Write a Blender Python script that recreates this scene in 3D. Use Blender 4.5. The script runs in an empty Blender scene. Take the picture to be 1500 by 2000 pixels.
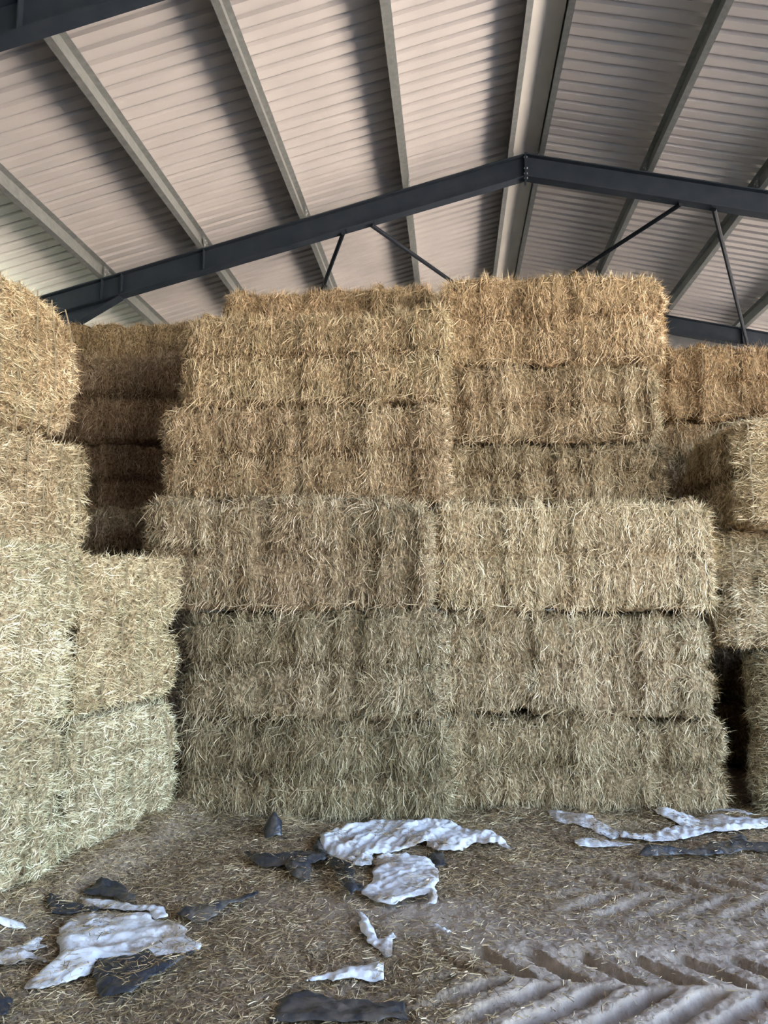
import bpy, math
import numpy as np

# ------------------------------------------------------------------ camera, sky, sun, exposure
SC = bpy.context.scene
COL = SC.collection
SC.view_settings.view_transform = 'Standard'
SC.view_settings.look = 'None'
SC.view_settings.gamma = 1.0
SC.view_settings.use_curve_mapping = False
SC.view_settings.exposure = 4.42

cam_data = bpy.data.cameras.new('camera')
cam_data.sensor_fit = 'VERTICAL'
cam_data.sensor_height = 36.0
cam_data.lens = 36.0 * 1540.0 / 2000.0
cam_data.clip_end = 500
cam = bpy.data.objects.new('camera', cam_data)
COL.objects.link(cam)
cam.location = (0, 0, 1.9)
cam.rotation_euler = (math.radians(90 + 5.93), 0, math.radians(4.98))
SC.camera = cam

world = bpy.data.worlds.new('sky')
SC.world = world
world.use_nodes = True
wn = world.node_tree
bg = wn.nodes['Background']
sky = wn.nodes.new('ShaderNodeTexSky')
sky.sky_type = 'NISHITA'
sky.sun_disc = False
sky.sun_elevation = math.radians(32)
sky.sun_rotation = math.radians(302)
sky.air_density = 1.0
sky.dust_density = 1.5
hs = wn.nodes.new('ShaderNodeHueSaturation')           # hazy, whitish sky
hs.inputs['Saturation'].default_value = 0.85
wn.links.new(sky.outputs[0], hs.inputs['Color'])
wn.links.new(hs.outputs[0], bg.inputs[0])
bg.inputs[1].default_value = 0.16

sun_data = bpy.data.lights.new('sun', 'SUN')
sun_data.energy = 13.0
sun_data.angle = math.radians(0.6)
sun_data.color = (1.0, 0.93, 0.83)
sun = bpy.data.objects.new('sun', sun_data)
COL.objects.link(sun)
sun.rotation_euler = (math.radians(58), 0, math.radians(-122))   # from behind the barn, over its left eave

# ------------------------------------------------------------------ helpers
def mesh_obj(name, verts, faces, mat=None, parent=None, smooth=False, matrix_parent=False):
    me = bpy.data.meshes.new(name)
    me.from_pydata([tuple(v) for v in verts], [], [tuple(f) for f in faces])
    me.update()
    if mat: me.materials.append(mat)
    if smooth:
        me.polygons.foreach_set('use_smooth', [True] * len(me.polygons))
    return link(name, me, parent)

def link(name, me, parent=None):
    o = bpy.data.objects.new(name, me)
    COL.objects.link(o)
    if parent is not None: o.parent = parent
    return o

def fast_mesh(name, V, counts, idx, mat, parent=None, smooth=False, colors=None):
    """mesh from numpy arrays: V (n,3), counts per face, flat vertex indices"""
    me = bpy.data.meshes.new(name)
    me.vertices.add(len(V)); me.vertices.foreach_set('co', np.ascontiguousarray(V, dtype=np.float32).ravel())
    me.loops.add(len(idx)); me.loops.foreach_set('vertex_index', np.ascontiguousarray(idx, dtype=np.int32))
    st = np.zeros(len(counts), dtype=np.int32); st[1:] = np.cumsum(counts)[:-1]
    me.polygons.add(len(counts)); me.polygons.foreach_set('loop_start', st)
    me.polygons.foreach_set('loop_total', np.ascontiguousarray(counts, dtype=np.int32))
    if smooth: me.polygons.foreach_set('use_smooth', np.ones(len(counts), dtype=bool))
    me.update(calc_edges=True)
    if colors is not None:
        a = me.attributes.new('tone', 'FLOAT_COLOR', 'POINT')
        a.data.foreach_set('color', np.ascontiguousarray(colors, dtype=np.float32).ravel())
    me.materials.append(mat)
    return link(name, me, parent)

def empty(name, loc=(0, 0, 0), rz=0.0):
    o = bpy.data.objects.new(name, None)
    COL.objects.link(o); o.location = loc; o.rotation_euler = (0, 0, rz)
    o.empty_display_size = 0.2
    return o

def tag(o, label=None, cat=None, group=None, kind=None):
    if label: o['label'] = label
    if cat: o['category'] = cat
    if group: o['group'] = group
    if kind: o['kind'] = kind
    return o

def hash01(i, j, k, seed):
    h = (i * 374761393 + j * 668265263 + k * 2147483647 + seed * 1274126177) & 0xFFFFFFFF
    h = ((h ^ (h >> 13)) * 1274126177) & 0xFFFFFFFF
    h = ((h ^ (h >> 16)) * 2246822519) & 0xFFFFFFFF
    h = h ^ (h >> 15)
    return (h & 0xFFFFFF) / float(0xFFFFFF)

def noise(p, seed=0):
    """value noise in -1..1 at points p (n,3)"""
    p = np.asarray(p, dtype=np.float64)
    f = np.floor(p); t = p - f; t = t * t * (3 - 2 * t)
    i, j, k = (f[:, a].astype(np.int64) for a in range(3))
    r = 0.0
    for a in (0, 1):
        for b in (0, 1):
            for c in (0, 1):
                w = (t[:, 0] if a else 1 - t[:, 0]) * (t[:, 1] if b else 1 - t[:, 1]) * (t[:, 2] if c else 1 - t[:, 2])
                r = r + w * hash01(i + a, j + b, k + c, seed)
    return r * 2 - 1

def noise2(x, y, s, seed=0):
    return noise(np.stack([np.ravel(x) * s, np.ravel(y) * s, np.zeros(np.size(x)) + 0.37], 1), seed).reshape(np.shape(x))

def sstep(a, b, x):
    t = np.clip((x - a) / (b - a), 0, 1)
    return t * t * (3 - 2 * t)

def unit(v):
    return v / np.maximum(np.linalg.norm(v, axis=1, keepdims=True), 1e-9)

# ------------------------------------------------------------------ materials
def new_mat(name):
    m = bpy.data.materials.new(name); m.use_nodes = True
    n = m.node_tree.nodes; l = m.node_tree.links
    return m, n, l, n['Principled BSDF']

def ramp(n, stops):
    r = n.new('ShaderNodeValToRGB')
    e = r.color_ramp.elements
    while len(e) < len(stops): e.new(0.5)
    for el, (p, c) in zip(e, stops):
        el.position = p; el.color = (*c, 1)
    return r

def noise_mat(name, c1, c2, scale=8.0, rough=0.6, bump=0.0, bump_scale=60.0, metallic=0.0, detail=4.0, stretch=None):
    m, n, l, b = new_mat(name)
    tc = n.new('ShaderNodeTexCoord')
    src = tc.outputs['Object']
    if stretch:
        mp = n.new('ShaderNodeMapping'); mp.inputs['Scale'].default_value = stretch
        l.new(src, mp.inputs[0]); src = mp.outputs[0]
    t = n.new('ShaderNodeTexNoise'); t.inputs['Scale'].default_value = scale; t.inputs['Detail'].default_value = detail
    l.new(src, t.inputs['Vector'])
    r = ramp(n, [(0.3, c1), (0.7, c2)])
    l.new(t.outputs['Fac'], r.inputs[0]); l.new(r.outputs[0], b.inputs['Base Color'])
    b.inputs['Roughness'].default_value = rough; b.inputs['Metallic'].default_value = metallic
    if bump:
        t2 = n.new('ShaderNodeTexNoise'); t2.inputs['Scale'].default_value = bump_scale; t2.inputs['Detail'].default_value = 6
        l.new(src, t2.inputs['Vector'])
        bp = n.new('ShaderNodeBump'); bp.inputs['Strength'].default_value = bump; bp.inputs['Distance'].default_value = 0.01
        l.new(t2.outputs['Fac'], bp.inputs['Height']); l.new(bp.outputs[0], b.inputs['Normal'])
    return m

# stalks: each one has its own tone (r) and greenness (g); the bale's tint, with some lighting in it, comes from the object colour
M_STALK, n, l, b = new_mat('hay_stalk')
at_ = n.new('ShaderNodeAttribute'); at_.attribute_name = 'tone'
sp = n.new('ShaderNodeSeparateColor'); l.new(at_.outputs['Color'], sp.inputs[0])
rA = ramp(n, [(0.0, (0.10, 0.066, 0.040)), (0.35, (0.29, 0.22, 0.138)), (0.65, (0.54, 0.447, 0.31)), (1.0, (0.86, 0.78, 0.63))])
rB = ramp(n, [(0.0, (0.075, 0.068, 0.036)), (0.35, (0.235, 0.205, 0.12)), (0.65, (0.47, 0.42, 0.275)), (1.0, (0.80, 0.76, 0.60))])
l.new(sp.outputs[0], rA.inputs[0]); l.new(sp.outputs[0], rB.inputs[0])
mx = n.new('ShaderNodeMix'); mx.data_type = 'RGBA'
l.new(sp.outputs[1], mx.inputs[0]); l.new(rA.outputs[0], mx.inputs[6]); l.new(rB.outputs[0], mx.inputs[7])
oi = n.new('ShaderNodeObjectInfo')
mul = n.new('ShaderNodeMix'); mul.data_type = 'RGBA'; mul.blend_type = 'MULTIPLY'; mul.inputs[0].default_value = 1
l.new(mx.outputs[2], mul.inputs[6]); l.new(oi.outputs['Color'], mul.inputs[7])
l.new(mul.outputs[2], b.inputs['Base Color'])
b.inputs['Roughness'].default_value = 0.6
b.inputs['Specular IOR Level'].default_value = 0.25

# packed hay below the loose stalks
M_HAY, n, l, b = new_mat('packed_hay')
tc = n.new('ShaderNodeTexCoord')
t = n.new('ShaderNodeTexNoise'); t.inputs['Scale'].default_value = 38; t.inputs['Detail'].default_value = 8
l.new(tc.outputs['Object'], t.inputs['Vector'])
r = ramp(n, [(0.32, (0.085, 0.06, 0.037)), (0.5, (0.22, 0.165, 0.105)), (0.70, (0.45, 0.36, 0.245))])
l.new(t.outputs['Fac'], r.inputs[0])
oi = n.new('ShaderNodeObjectInfo')
mul = n.new('ShaderNodeMix'); mul.data_type = 'RGBA'; mul.blend_type = 'MULTIPLY'; mul.inputs[0].default_value = 1
l.new(r.outputs[0], mul.inputs[6]); l.new(oi.outputs['Color'], mul.inputs[7]); l.new(mul.outputs[2], b.inputs['Base Color'])
b.inputs['Roughness'].default_value = 0.9
b.inputs['Specular IOR Level'].default_value = 0.1
bp = n.new('ShaderNodeBump'); bp.inputs['Strength'].default_value = 0.8; bp.inputs['Distance'].default_value = 0.02
l.new(t.outputs['Fac'], bp.inputs['Height']); l.new(bp.outputs[0], b.inputs['Normal'])

M_TWINE = noise_mat('twine', (0.20, 0.155, 0.095), (0.32, 0.25, 0.155), 120, 0.8)
M_STEEL = noise_mat('painted_dark_steel', (0.016, 0.022, 0.030), (0.024, 0.031, 0.040), 5, 0.6, 0.05, 30)
M_BRACE = noise_mat('brace_paint', (0.007, 0.009, 0.013), (0.011, 0.014, 0.019), 9, 0.7)
M_BRACE.node_tree.nodes['Principled BSDF'].inputs['Specular IOR Level'].default_value = 0.08
M_GALV = noise_mat('galvanised_steel', (0.13, 0.142, 0.138), (0.19, 0.20, 0.192), 14, 0.45, 0.04, 40, metallic=0.25)
M_STEEL.node_tree.nodes['Principled BSDF'].inputs['Specular IOR Level'].default_value = 0.1
M_BOLT = noise_mat('zinc_bolt', (0.45, 0.45, 0.45), (0.6, 0.6, 0.6), 40, 0.4, metallic=0.6)
M_ROOF = noise_mat('off_white_sheet_steel', (0.40, 0.383, 0.366), (0.46, 0.438, 0.42), 1.3, 0.55, 0.0)
M_FLASH = noise_mat('ridge_flashing_steel', (0.40, 0.395, 0.36), (0.47, 0.46, 0.42), 2.0, 0.5)
M_YARD = noise_mat('pale_yard', (0.50, 0.43, 0.375), (0.60, 0.52, 0.46), 0.4, 0.9)
M_GRASS = noise_mat('grass_field', (0.085, 0.105, 0.07), (0.12, 0.145, 0.10), 0.7, 0.9)
M_WALL = noise_mat('grey_wall_cladding', (0.16, 0.165, 0.17), (0.20, 0.205, 0.21), 2.0, 0.6)

def film_mat(name, c, dirt, rough=0.38):
    m, n, l, b = new_mat(name)
    tc = n.new('ShaderNodeTexCoord')
    at_ = n.new('ShaderNodeAttribute'); at_.attribute_name = 'tone'
    sp = n.new('ShaderNodeSeparateColor'); l.new(at_.outputs['Color'], sp.inputs[0])
    t = n.new('ShaderNodeTexNoise'); t.inputs['Scale'].default_value = 26; t.inputs['Detail'].default_value = 8; t.inputs['Roughness'].default_value = 0.7
    l.new(tc.outputs['Object'], t.inputs['Vector'])
    ad = n.new('ShaderNodeMath'); ad.operation = 'MULTIPLY_ADD'; ad.inputs[1].default_value = 0.9
    l.new(t.outputs['Fac'], ad.inputs[0]); l.new(sp.outputs[0], ad.inputs[2])
    r = ramp(n, [(0.70, c), (0.98, dirt)])
    l.new(ad.outputs[0], r.inputs[0]); l.new(r.outputs[0], b.inputs['Base Color'])
    b.inputs['Roughness'].default_value = rough
    t2 = n.new('ShaderNodeTexNoise'); t2.inputs['Scale'].default_value = 30; t2.inputs['Detail'].default_value = 2
    l.new(tc.outputs['Object'], t2.inputs['Vector'])
    bp = n.new('ShaderNodeBump'); bp.inputs['Strength'].default_value = 0.5; bp.inputs['Distance'].default_value = 0.012
    l.new(t2.outputs['Fac'], bp.inputs['Height']); l.new(bp.outputs[0], b.inputs['Normal'])
    return m
M_WHITE = film_mat('white_film', (0.60, 0.63, 0.71), (0.25, 0.205, 0.175))
M_BLACK = film_mat('black_film', (0.020, 0.024, 0.034), (0.085, 0.076, 0.07), 0.34)

# dirt floor: dry grey-brown earth with chaff trodden into it where the hay lies
M_DIRT, n, l, b = new_mat('dirt_floor')
tc = n.new('ShaderNodeTexCoord')
t = n.new('ShaderNodeTexNoise'); t.inputs['Scale'].default_value = 4.5; t.inputs['Detail'].default_value = 12; t.inputs['Roughness'].default_value = 0.65
l.new(tc.outputs['Object'], t.inputs['Vector'])
r = ramp(n, [(0.30, (0.225, 0.178, 0.15)), (0.5, (0.30, 0.25, 0.215)), (0.70, (0.41, 0.35, 0.305))])
l.new(t.outputs['Fac'], r.inputs[0])
ca = n.new('ShaderNodeAttribute'); ca.attribute_name = 'tone'
s2 = n.new('ShaderNodeSeparateColor'); l.new(ca.outputs['Color'], s2.inputs[0])
t3 = n.new('ShaderNodeTexNoise'); t3.inputs['Scale'].default_value = 45; t3.inputs['Detail'].default_value = 6
l.new(tc.outputs['Object'], t3.inputs['Vector'])
rc = ramp(n, [(0.32, (0.09, 0.065, 0.046)), (0.68, (0.34, 0.27, 0.205))])
l.new(t3.outputs['Fac'], rc.inputs[0])
mx = n.new('ShaderNodeMix'); mx.data_type = 'RGBA'
l.new(s2.outputs[0], mx.inputs[0]); l.new(r.outputs[0], mx.inputs[6]); l.new(rc.outputs[0], mx.inputs[7])
l.new(mx.outputs[2], b.inputs['Base Color'])
b.inputs['Roughness'].default_value = 0.95; b.inputs['Specular IOR Level'].default_value = 0.1
bp = n.new('ShaderNodeBump'); bp.inputs['Strength'].default_value = 0.7; bp.inputs['Distance'].default_value = 0.012
l.new(t3.outputs['Fac'], bp.inputs['Height']); l.new(bp.outputs[0], b.inputs['Normal'])

# ------------------------------------------------------------------ ground and floor
Y_FRONT, Y_BACK = -9.0, 17.2
X_RIDGE, Z_RIDGE = 1.10, 8.23            # top of the rafters at the ridge
SL, SR = 0.262, 0.215                    # roof slopes left and right
X_LEFT, X_RIGHT = -6.6, 8.8

def slab(name, x0, x1, y0, y1, z, mat, t=0.3):
    V = [(x, y, zz) for zz in (z - t, z) for x, y in ((x0, y0), (x1, y0), (x1, y1), (x0, y1))]
    F = [(4, 5, 6, 7), (3, 2, 1, 0), (0, 1, 5, 4), (1, 2, 6, 5), (2, 3, 7, 6), (3, 0, 4, 7)]
    return tag(mesh_obj(name, V, F, mat), kind='structure')
slab('ground_yard', -5.4, 160, -160, 160, -0.16, M_YARD)
slab('ground_grass', -160, -5.41, -160, 160, -0.16, M_GRASS)

def seg_dist(x, y, a, b):
    ax, ay = a; bx, by = b
    t = np.clip(((x - ax) * (bx - ax) + (y - ay) * (by - ay)) / ((bx - ax) ** 2 + (by - ay) ** 2), 0, 1)
    return np.hypot(x - (ax + t * (bx - ax)), y - (ay + t * (by - ay)))

def tread(x, y):
    """depth of the tractor tyre print, 0..1 pits, with raised lips"""
    w = y - 4.14 - 0.012 * x
    wob = 0.03 * noise2(x, y, 3.0, 71) + 0.014 * noise2(x, y, 16, 72) + 0.007 * noise2(x, y, 38, 73)
    def bars(u, pitch, half):
        d = np.abs((u / pitch + 0.5) % 1.0 - 0.5) * pitch
        return 1 - sstep(half * 0.62, half * 1.15, d)
    up = bars(x + 0.8 * w - 0.36 + wob, 0.262, 0.060) * sstep(0.005, 0.05, w) * (1 - sstep(0.30, 0.36, w))
    dn = bars(x - 1.15 * w - 0.49 + wob, 0.262, 0.072) * (1 - sstep(-0.05, -0.005, w)) * sstep(-0.46, -0.38, w)
    fade = sstep(-0.25, 0.2, x + 0.2 * noise2(x, y, 2.0, 5)) * 0.85 + 0.15 * sstep(-1.3, -0.9, x)
    return (up + dn) * fade * (0.8 + 0.35 * noise2(x, y, 4.0, 12))

LEFT_A, LEFT_B = (-2.30, 6.5), (-2.80, 4.0)
def floor_z(x, y):
    x = np.asarray(x, float); y = np.asarray(y, float)
    z = 0.022 * noise2(x, y, 1.3, 1) + 0.014 * noise2(x, y, 4.1, 2) + 0.007 * noise2(x, y, 13, 3) + 0.005 * noise2(x, y, 34, 4)
    inr = sstep(2.0, 2.6, y) * (1 - sstep(9.5, 10.5, y)) * sstep(-5, -4, x) * (1 - sstep(4.5, 5.5, x))
    z = z * inr
    tr = tread(x, y)
    z = z + (0.005 * noise2(x, y, 58, 6) + 0.006 * np.maximum(noise2(x, y, 24, 7), 0) ** 2) * inr
    z = z - 0.062 * tr + 0.012 * ((y > 3.6) & (y < 4.6) & (x > -0.2)) * (1 - tr)
    tr2 = tread(x * 1.05 - 0.1, y - 1.28) * sstep(0.5, 0.9, x) * (1 - sstep(1.9, 2.3, x))
    z = z - 0.03 * tr2
    z = z + 0.17 * np.exp(-(seg_dist(x, y, LEFT_A, LEFT_B) / 0.2) ** 2) * (0.8 + 0.5 * noise2(x, y, 5, 8))
    z = z + 0.08 * np.exp(-(seg_dist(x, y, (-2.3, 6.55), (0.0, 6.55)) / 0.2) ** 2) * (0.8 + 0.6 * noise2(x, y, 5, 9))
    z = z + 0.06 * np.exp(-(seg_dist(x, y, (0.1, 6.95), (2.6, 6.95)) / 0.25) ** 2) * (0.8 + 0.8 * noise2(x, y, 4, 10))
    z = z + 0.07 * np.exp(-(np.hypot(x - 1.05, y - 6.75) / 0.22) ** 2) + 0.05 * np.exp(-(np.hypot(x - 0.35, y - 5.75) / 0.2) ** 2)
    return z

def chaff(x, y):
    """0..1 how thickly loose hay covers the floor"""
    n_ = 0.5 + 0.5 * noise2(x, y, 1.6, 21) * 0.9 + 0.25 * noise2(x, y, 5, 22)
    base = 0.95 - 0.80 * sstep(-0.3, 0.5, x) * (1 - sstep(4.45, 5.0, y)) - 0.5 * sstep(0.3, 0.8, x) * sstep(4.5, 5.0, y) * (1 - sstep(5.6, 6.2, y))
    base = base - 0.65 * np.exp(-(np.hypot((x + 0.2) * 0.8, y - 4.85) / 0.42) ** 2) - 0.25 * np.exp(-(np.hypot(x + 0.9, y - 5.0) / 0.3) ** 2)
    return np.clip(base + 0.55 * (n_ - 0.5), 0.03, 1)

def axis(parts):
    out = []
    for a, b, s in parts: out.append(np.arange(a, b, s))
    return np.concatenate(out + [np.array([parts[-1][1]])])
xs = axis([(X_LEFT, -4.2, 0.4), (-4.2, -0.8, 0.032), (-0.8, 2.7, 0.0125), (2.7, 4.4, 0.04), (4.4, X_RIGHT, 0.4)])
ys = axis([(Y_FRONT, 2.2, 0.5), (2.2, 3.4, 0.05), (3.4, 4.75, 0.0125), (4.75, 7.3, 0.028), (7.3, 10, 0.1), (10, Y_BACK, 0.5)])
X, Y = np.meshgrid(xs, ys)
Zf = floor_z(X, Y)
nx, ny = len(xs), len(ys)
V = np.stack([X.ravel(), Y.ravel(), Zf.ravel()], 1)
I = np.arange(nx * ny).reshape(ny, nx)
F = np.stack([I[:-1, :-1], I[:-1, 1:], I[1:, 1:], I[1:, :-1]], -1).reshape(-1, 4)
ch = chaff(X, Y).ravel()
cc = np.stack([sstep(0.25, 0.7, ch) * 0.9, ch * 0, ch * 0, ch * 0 + 1], 1)
fl = fast_mesh('floor', V, np.full(len(F), 4), F.ravel(), M_DIRT, smooth=True, colors=cc)
tag(fl, 'dry brown dirt floor of the barn with tractor tyre prints', kind='structure')

# ------------------------------------------------------------------ roof
def z_top(x):
    return Z_RIDGE - (SL * (X_RIDGE - x) if x < X_RIDGE else SR * (x - X_RIDGE))

PH = 0.22                                # purlin height
def roof_sheet_mesh(side):
    """one ribbed sheet, 1 m wide, from the ridge down to the eave (origin at the ridge, low y edge)"""
    s = SL if side < 0 else SR
    run = (X_RIDGE - X_LEFT + 0.5) if side < 0 else (X_RIGHT - X_RIDGE + 0.5)
    prof = []
    for k in range(5):
        y = k * 0.2
        prof += [(y, 0.0), (y + 0.122, 0.0), (y + 0.134, 0.042), (y + 0.188, 0.042)]
    prof.append((1.0, 0.0))
    n_ = len(prof)
    V, F = [], []
    for t_ in (0, 0.002):
        for x in (0.03, run):
            V += [(side * x, y, -s * x + h + t_) for y, h in prof]
    def q(a, b, i): return (a + i, a + i + 1, b + i + 1, b + i)
    for i in range(n_ - 1):
        F.append(q(0, n_, i)); F.append(q(2 * n_, 3 * n_, i)[::-1])
        F.append((i, 2 * n_ + i, 2 * n_ + i + 1, i + 1)); F.append((n_ + i, n_ + i + 1, 3 * n_ + i + 1, 3 * n_ + i))
    F.append((0, n_, 3 * n_, 2 * n_)); F.append((n_ - 1, 3 * n_ - 1, 4 * n_ - 1, 2 * n_ - 1))
    me = bpy.data.meshes.new('roof_sheet'); me.from_pydata(V, [], F); me.update(); me.materials.append(M_ROOF)
    return me

for side, nm in ((-1, 'ceiling_left'), (1, 'ceiling_right')):
    root = empty(nm, (X_RIDGE, Y_FRONT, Z_RIDGE + PH * 1.03 + 0.004))
    tag(root, 'ribbed off-white sheet steel roof, %s slope' % ('left' if side < 0 else 'right'), kind='structure')
    me = roof_sheet_mesh(side)
    for k in range(27):
        o = link('roof_sheet', me, root); o.location = (0, k * 1.0, 0.0)

# purlins: Z-shaped rails running from front to back
def extrude_y(name, prof, y0, y1, mat, parent=None, closed=True):
    n_ = len(prof)
    V = [(x, y, z) for y in (y0, y1) for x, z in prof]
    F = [(i, (i + 1) % n_, n_ + (i + 1) % n_, n_ + i) for i in range(n_)]
    F += [tuple(range(n_))[::-1], tuple(range(n_, 2 * n_))]
    return mesh_obj(name, V, F, mat, parent)

def z_profile(side, h=PH, fl_=0.072, t=0.007):
    a = side                              # bottom flange points down the slope, top flange towards the ridge
    p = [(a * fl_, 0), (a * fl_, t), (t / 2 * a, t), (t / 2 * a, h), (-a * fl_, h), (-a * fl_, h - t), (-t / 2 * a, h - t), (-t / 2 * a, 0)]
    ang = math.atan(SL) if side < 0 else -math.atan(SR)
    c, s = math.cos(ang), math.sin(ang)
    return [(x * c - z * s, x * s + z * c) for x, z in p]

FRAMES_Y = (-4.0, 1.0, 6.0, 11.0, 16.0)
def bolt(parent, loc, axis_, r=0.012, h=0.012):
    """hexagon bolt head"""
    V = []
    for d in (0, h):
        for k in range(6):
            c, s = r * math.cos(k * math.pi / 3), r * math.sin(k * math.pi / 3)
            v = {'x': (d, c, s), 'y': (c, d, s)}[axis_[-1]]
            if axis_[0] == '-': v = tuple(-q for q in v)
            V.append(v)
    F = [(k, (k + 1) % 6, 6 + (k + 1) % 6, 6 + k) for k in range(6)] + [(0, 1, 2, 3, 4, 5), (6, 7, 8, 9, 10, 11)]
    o = mesh_obj('bolt', V, F, M_BOLT, parent); o.location = loc
    return o

def boxv(cx, cy, cz, sx, sy, sz):
    V = [(cx + i * sx / 2, cy + j * sy / 2, cz + k * sz / 2) for i in (-1, 1) for j in (-1, 1) for k in (-1, 1)]
    F = [(0, 1, 3, 2), (4, 6, 7, 5), (0, 4, 5, 1), (2, 3, 7, 6), (0, 2, 6, 4), (1, 5, 7, 3)]
    return V, F

def purlin(x, side, label):
    root = empty('purlin', (x, 0, z_top(x) + 0.001))
    tag(root, label, 'purlin', 'grey steel roof purlins')
    extrude_y('rail', z_profile(side), Y_FRONT, Y_BACK, M_GALV, root)
    for fy in FRAMES_Y[2:]:
        V, F = boxv(-side * 0.010, fy - 0.02, 0.085, 0.010, 0.15, 0.165)
        c = mesh_obj('cleat', V, F, M_GALV, root)
        for dy in (-0.065, 0.025):
            for dz in (0.05, 0.12):
                bolt(c, (-side * 0.016, fy + dy, dz), '-x' if side > 0 else 'x')
    return root
order = ['first', 'second', 'third', 'fourth', 'fifth']
for k in range(5):
    purlin(X_RIDGE - 0.19 - 1.515 * k, -1, 'grey steel purlin under the left roof slope, ' + ('beside the ridge' if k == 0 else order[k - 1] + ' one down from the ridge rail'))
    purlin(X_RIDGE + 0.19 + 1.515 * k, 1, 'grey steel purlin under the right roof slope, ' + ('beside the ridge' if k == 0 else order[k - 1] + ' one down from the ridge rail'))

zr = Z_RIDGE + 0.085
prof = [(X_RIDGE - 0.18, zr - SL * 0.18), (X_RIDGE, zr), (X_RIDGE + 0.18, zr - SR * 0.18), (X_RIDGE + 0.18, zr - SR * 0.18 + 0.004), (X_RIDGE, zr + 0.004), (X_RIDGE - 0.18, zr - SL * 0.18 + 0.004)]
tag(extrude_y('trim_1', prof, Y_FRONT, Y_BACK, M_FLASH), 'pale ridge flashing between the two top purlins', kind='structure')

zc = Z_RIDGE + PH + 0.075
prof = [(X_RIDGE - 0.3, zc - SL * 0.3), (X_RIDGE, zc), (X_RIDGE + 0.3, zc - SR * 0.3), (X_RIDGE + 0.3, zc - SR * 0.3 + 0.004), (X_RIDGE, zc + 0.004), (X_RIDGE - 0.3, zc - SL * 0.3 + 0.004)]
tag(extrude_y('trim_2', prof, Y_FRONT, Y_BACK + 0.8, M_FLASH), 'ridge capping over the roof sheets', kind='structure')

# portal frames: dark steel I-beams meeting at the ridge
def i_profile(h, w=0.17, tf=0.016, tw=0.012):
    return [(-w / 2, 0), (w / 2, 0), (w / 2, -tf), (tw / 2, -tf), (tw / 2, -h + tf), (w / 2, -h + tf), (w / 2, -h), (-w / 2, -h), (-w / 2, -h + tf), (-tw / 2, -h + tf), (-tw / 2, -tf), (-w / 2, -tf)]

def rafter(parent, x0, x1, fy, h0, h1, name='rafter', drop0=0.0, drop1=0.0):
    V = []
    for x, h, d in ((x0, h0, drop0), (x1, h1, drop1)):
        V += [(x, fy + y, z_top(x) - 0.002 + z - d) for y, z in i_profile(h)]
    n_ = 12
    F = [(i, (i + 1) % n_, n_ + (i + 1) % n_, n_ + i) for i in range(n_)] + [tuple(range(n_))[::-1], tuple(range(n_, 2 * n_))]
    return mesh_obj(name, V, F, M_STEEL, parent)

RH = 0.345
def portal_frame(fy, label):
    root = empty('portal_frame', (0, 0, 0))
    tag(root, label, 'steel frame', 'dark steel portal frames')
    rafter(root, X_LEFT + 0.2, X_RIDGE - 0.012, fy, RH, RH)
    rafter(root, X_RIDGE + 0.012, X_RIGHT - 0.2, fy, RH, RH)
    # end plates bolted together at the ridge
    ap = None
    for s in (-1, 1):
        V, F = boxv(X_RIDGE + s * 0.007, fy, Z_RIDGE - 0.20, 0.012, 0.17, 0.42)
        ap = mesh_obj('end_plate', V, F, M_STEEL, root)
        for dz in (0.05, 0.22, 0.30, 0.37):
            bolt(ap, (X_RIDGE + s * 0.014, fy - 0.06, Z_RIDGE - dz), 'x' if s > 0 else '-x')
    # tapered haunches towards the columns
    for s, xe, xc in ((-1, X_RIDGE - 6.0, X_LEFT + 0.2), (1, X_RIDGE + 6.0, X_RIGHT - 0.2)):
        rafter(root, xc, xe, fy, 0.50, 0.03, 'haunch', RH - 0.01, RH - 0.01)
        V, F = boxv(xc, fy, (z_top(xc) + 0.0) / 2 - 0.05, 0.28, 0.16, z_top(xc) + 0.06)
        mesh_obj('column', V, F, M_STEEL, root)
    # web stiffeners
    for x in (X_RIDGE - 4.735, X_RIDGE - 5.98, X_RIDGE - 6.28, X_RIDGE + 4.735, X_RIDGE + 5.98):
        V, F = boxv(x, fy, z_top(x) - RH / 2, 0.012, 0.16, RH - 0.02)
        mesh_obj('stiffener', V, F, M_STEEL, root)
    return root
portal_frame(6.0, 'dark steel roof beam nearest the viewer, crossing the top left corner')
portal_frame(11.0, 'dark blue-grey steel roof beam peaking at the ridge above the bales')
portal_frame(16.0, 'far dark steel roof beam just above the back row of bales')

def tube(name, a, b, r, mat, parent=None, n_=8):
    a = np.array(a, float); b = np.array(b, float); d = (b - a) / np.linalg.norm(b - a)
    u = np.cross(d, (0, 0, 1)); u /= np.linalg.norm(u); w = np.cross(d, u)
    V = [tuple(p + r * (math.cos(k * 2 * math.pi / n_) * u + math.sin(k * 2 * math.pi / n_) * w)) for p in (a, b) for k in range(n_)]
    F = [(k, (k + 1) % n_, n_ + (k + 1) % n_, n_ + k) for k in range(n_)] + [tuple(range(n_))[::-1], tuple(range(n_, 2 * n_))]
    return mesh_obj(name, V, F, mat, parent, smooth=False)

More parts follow.
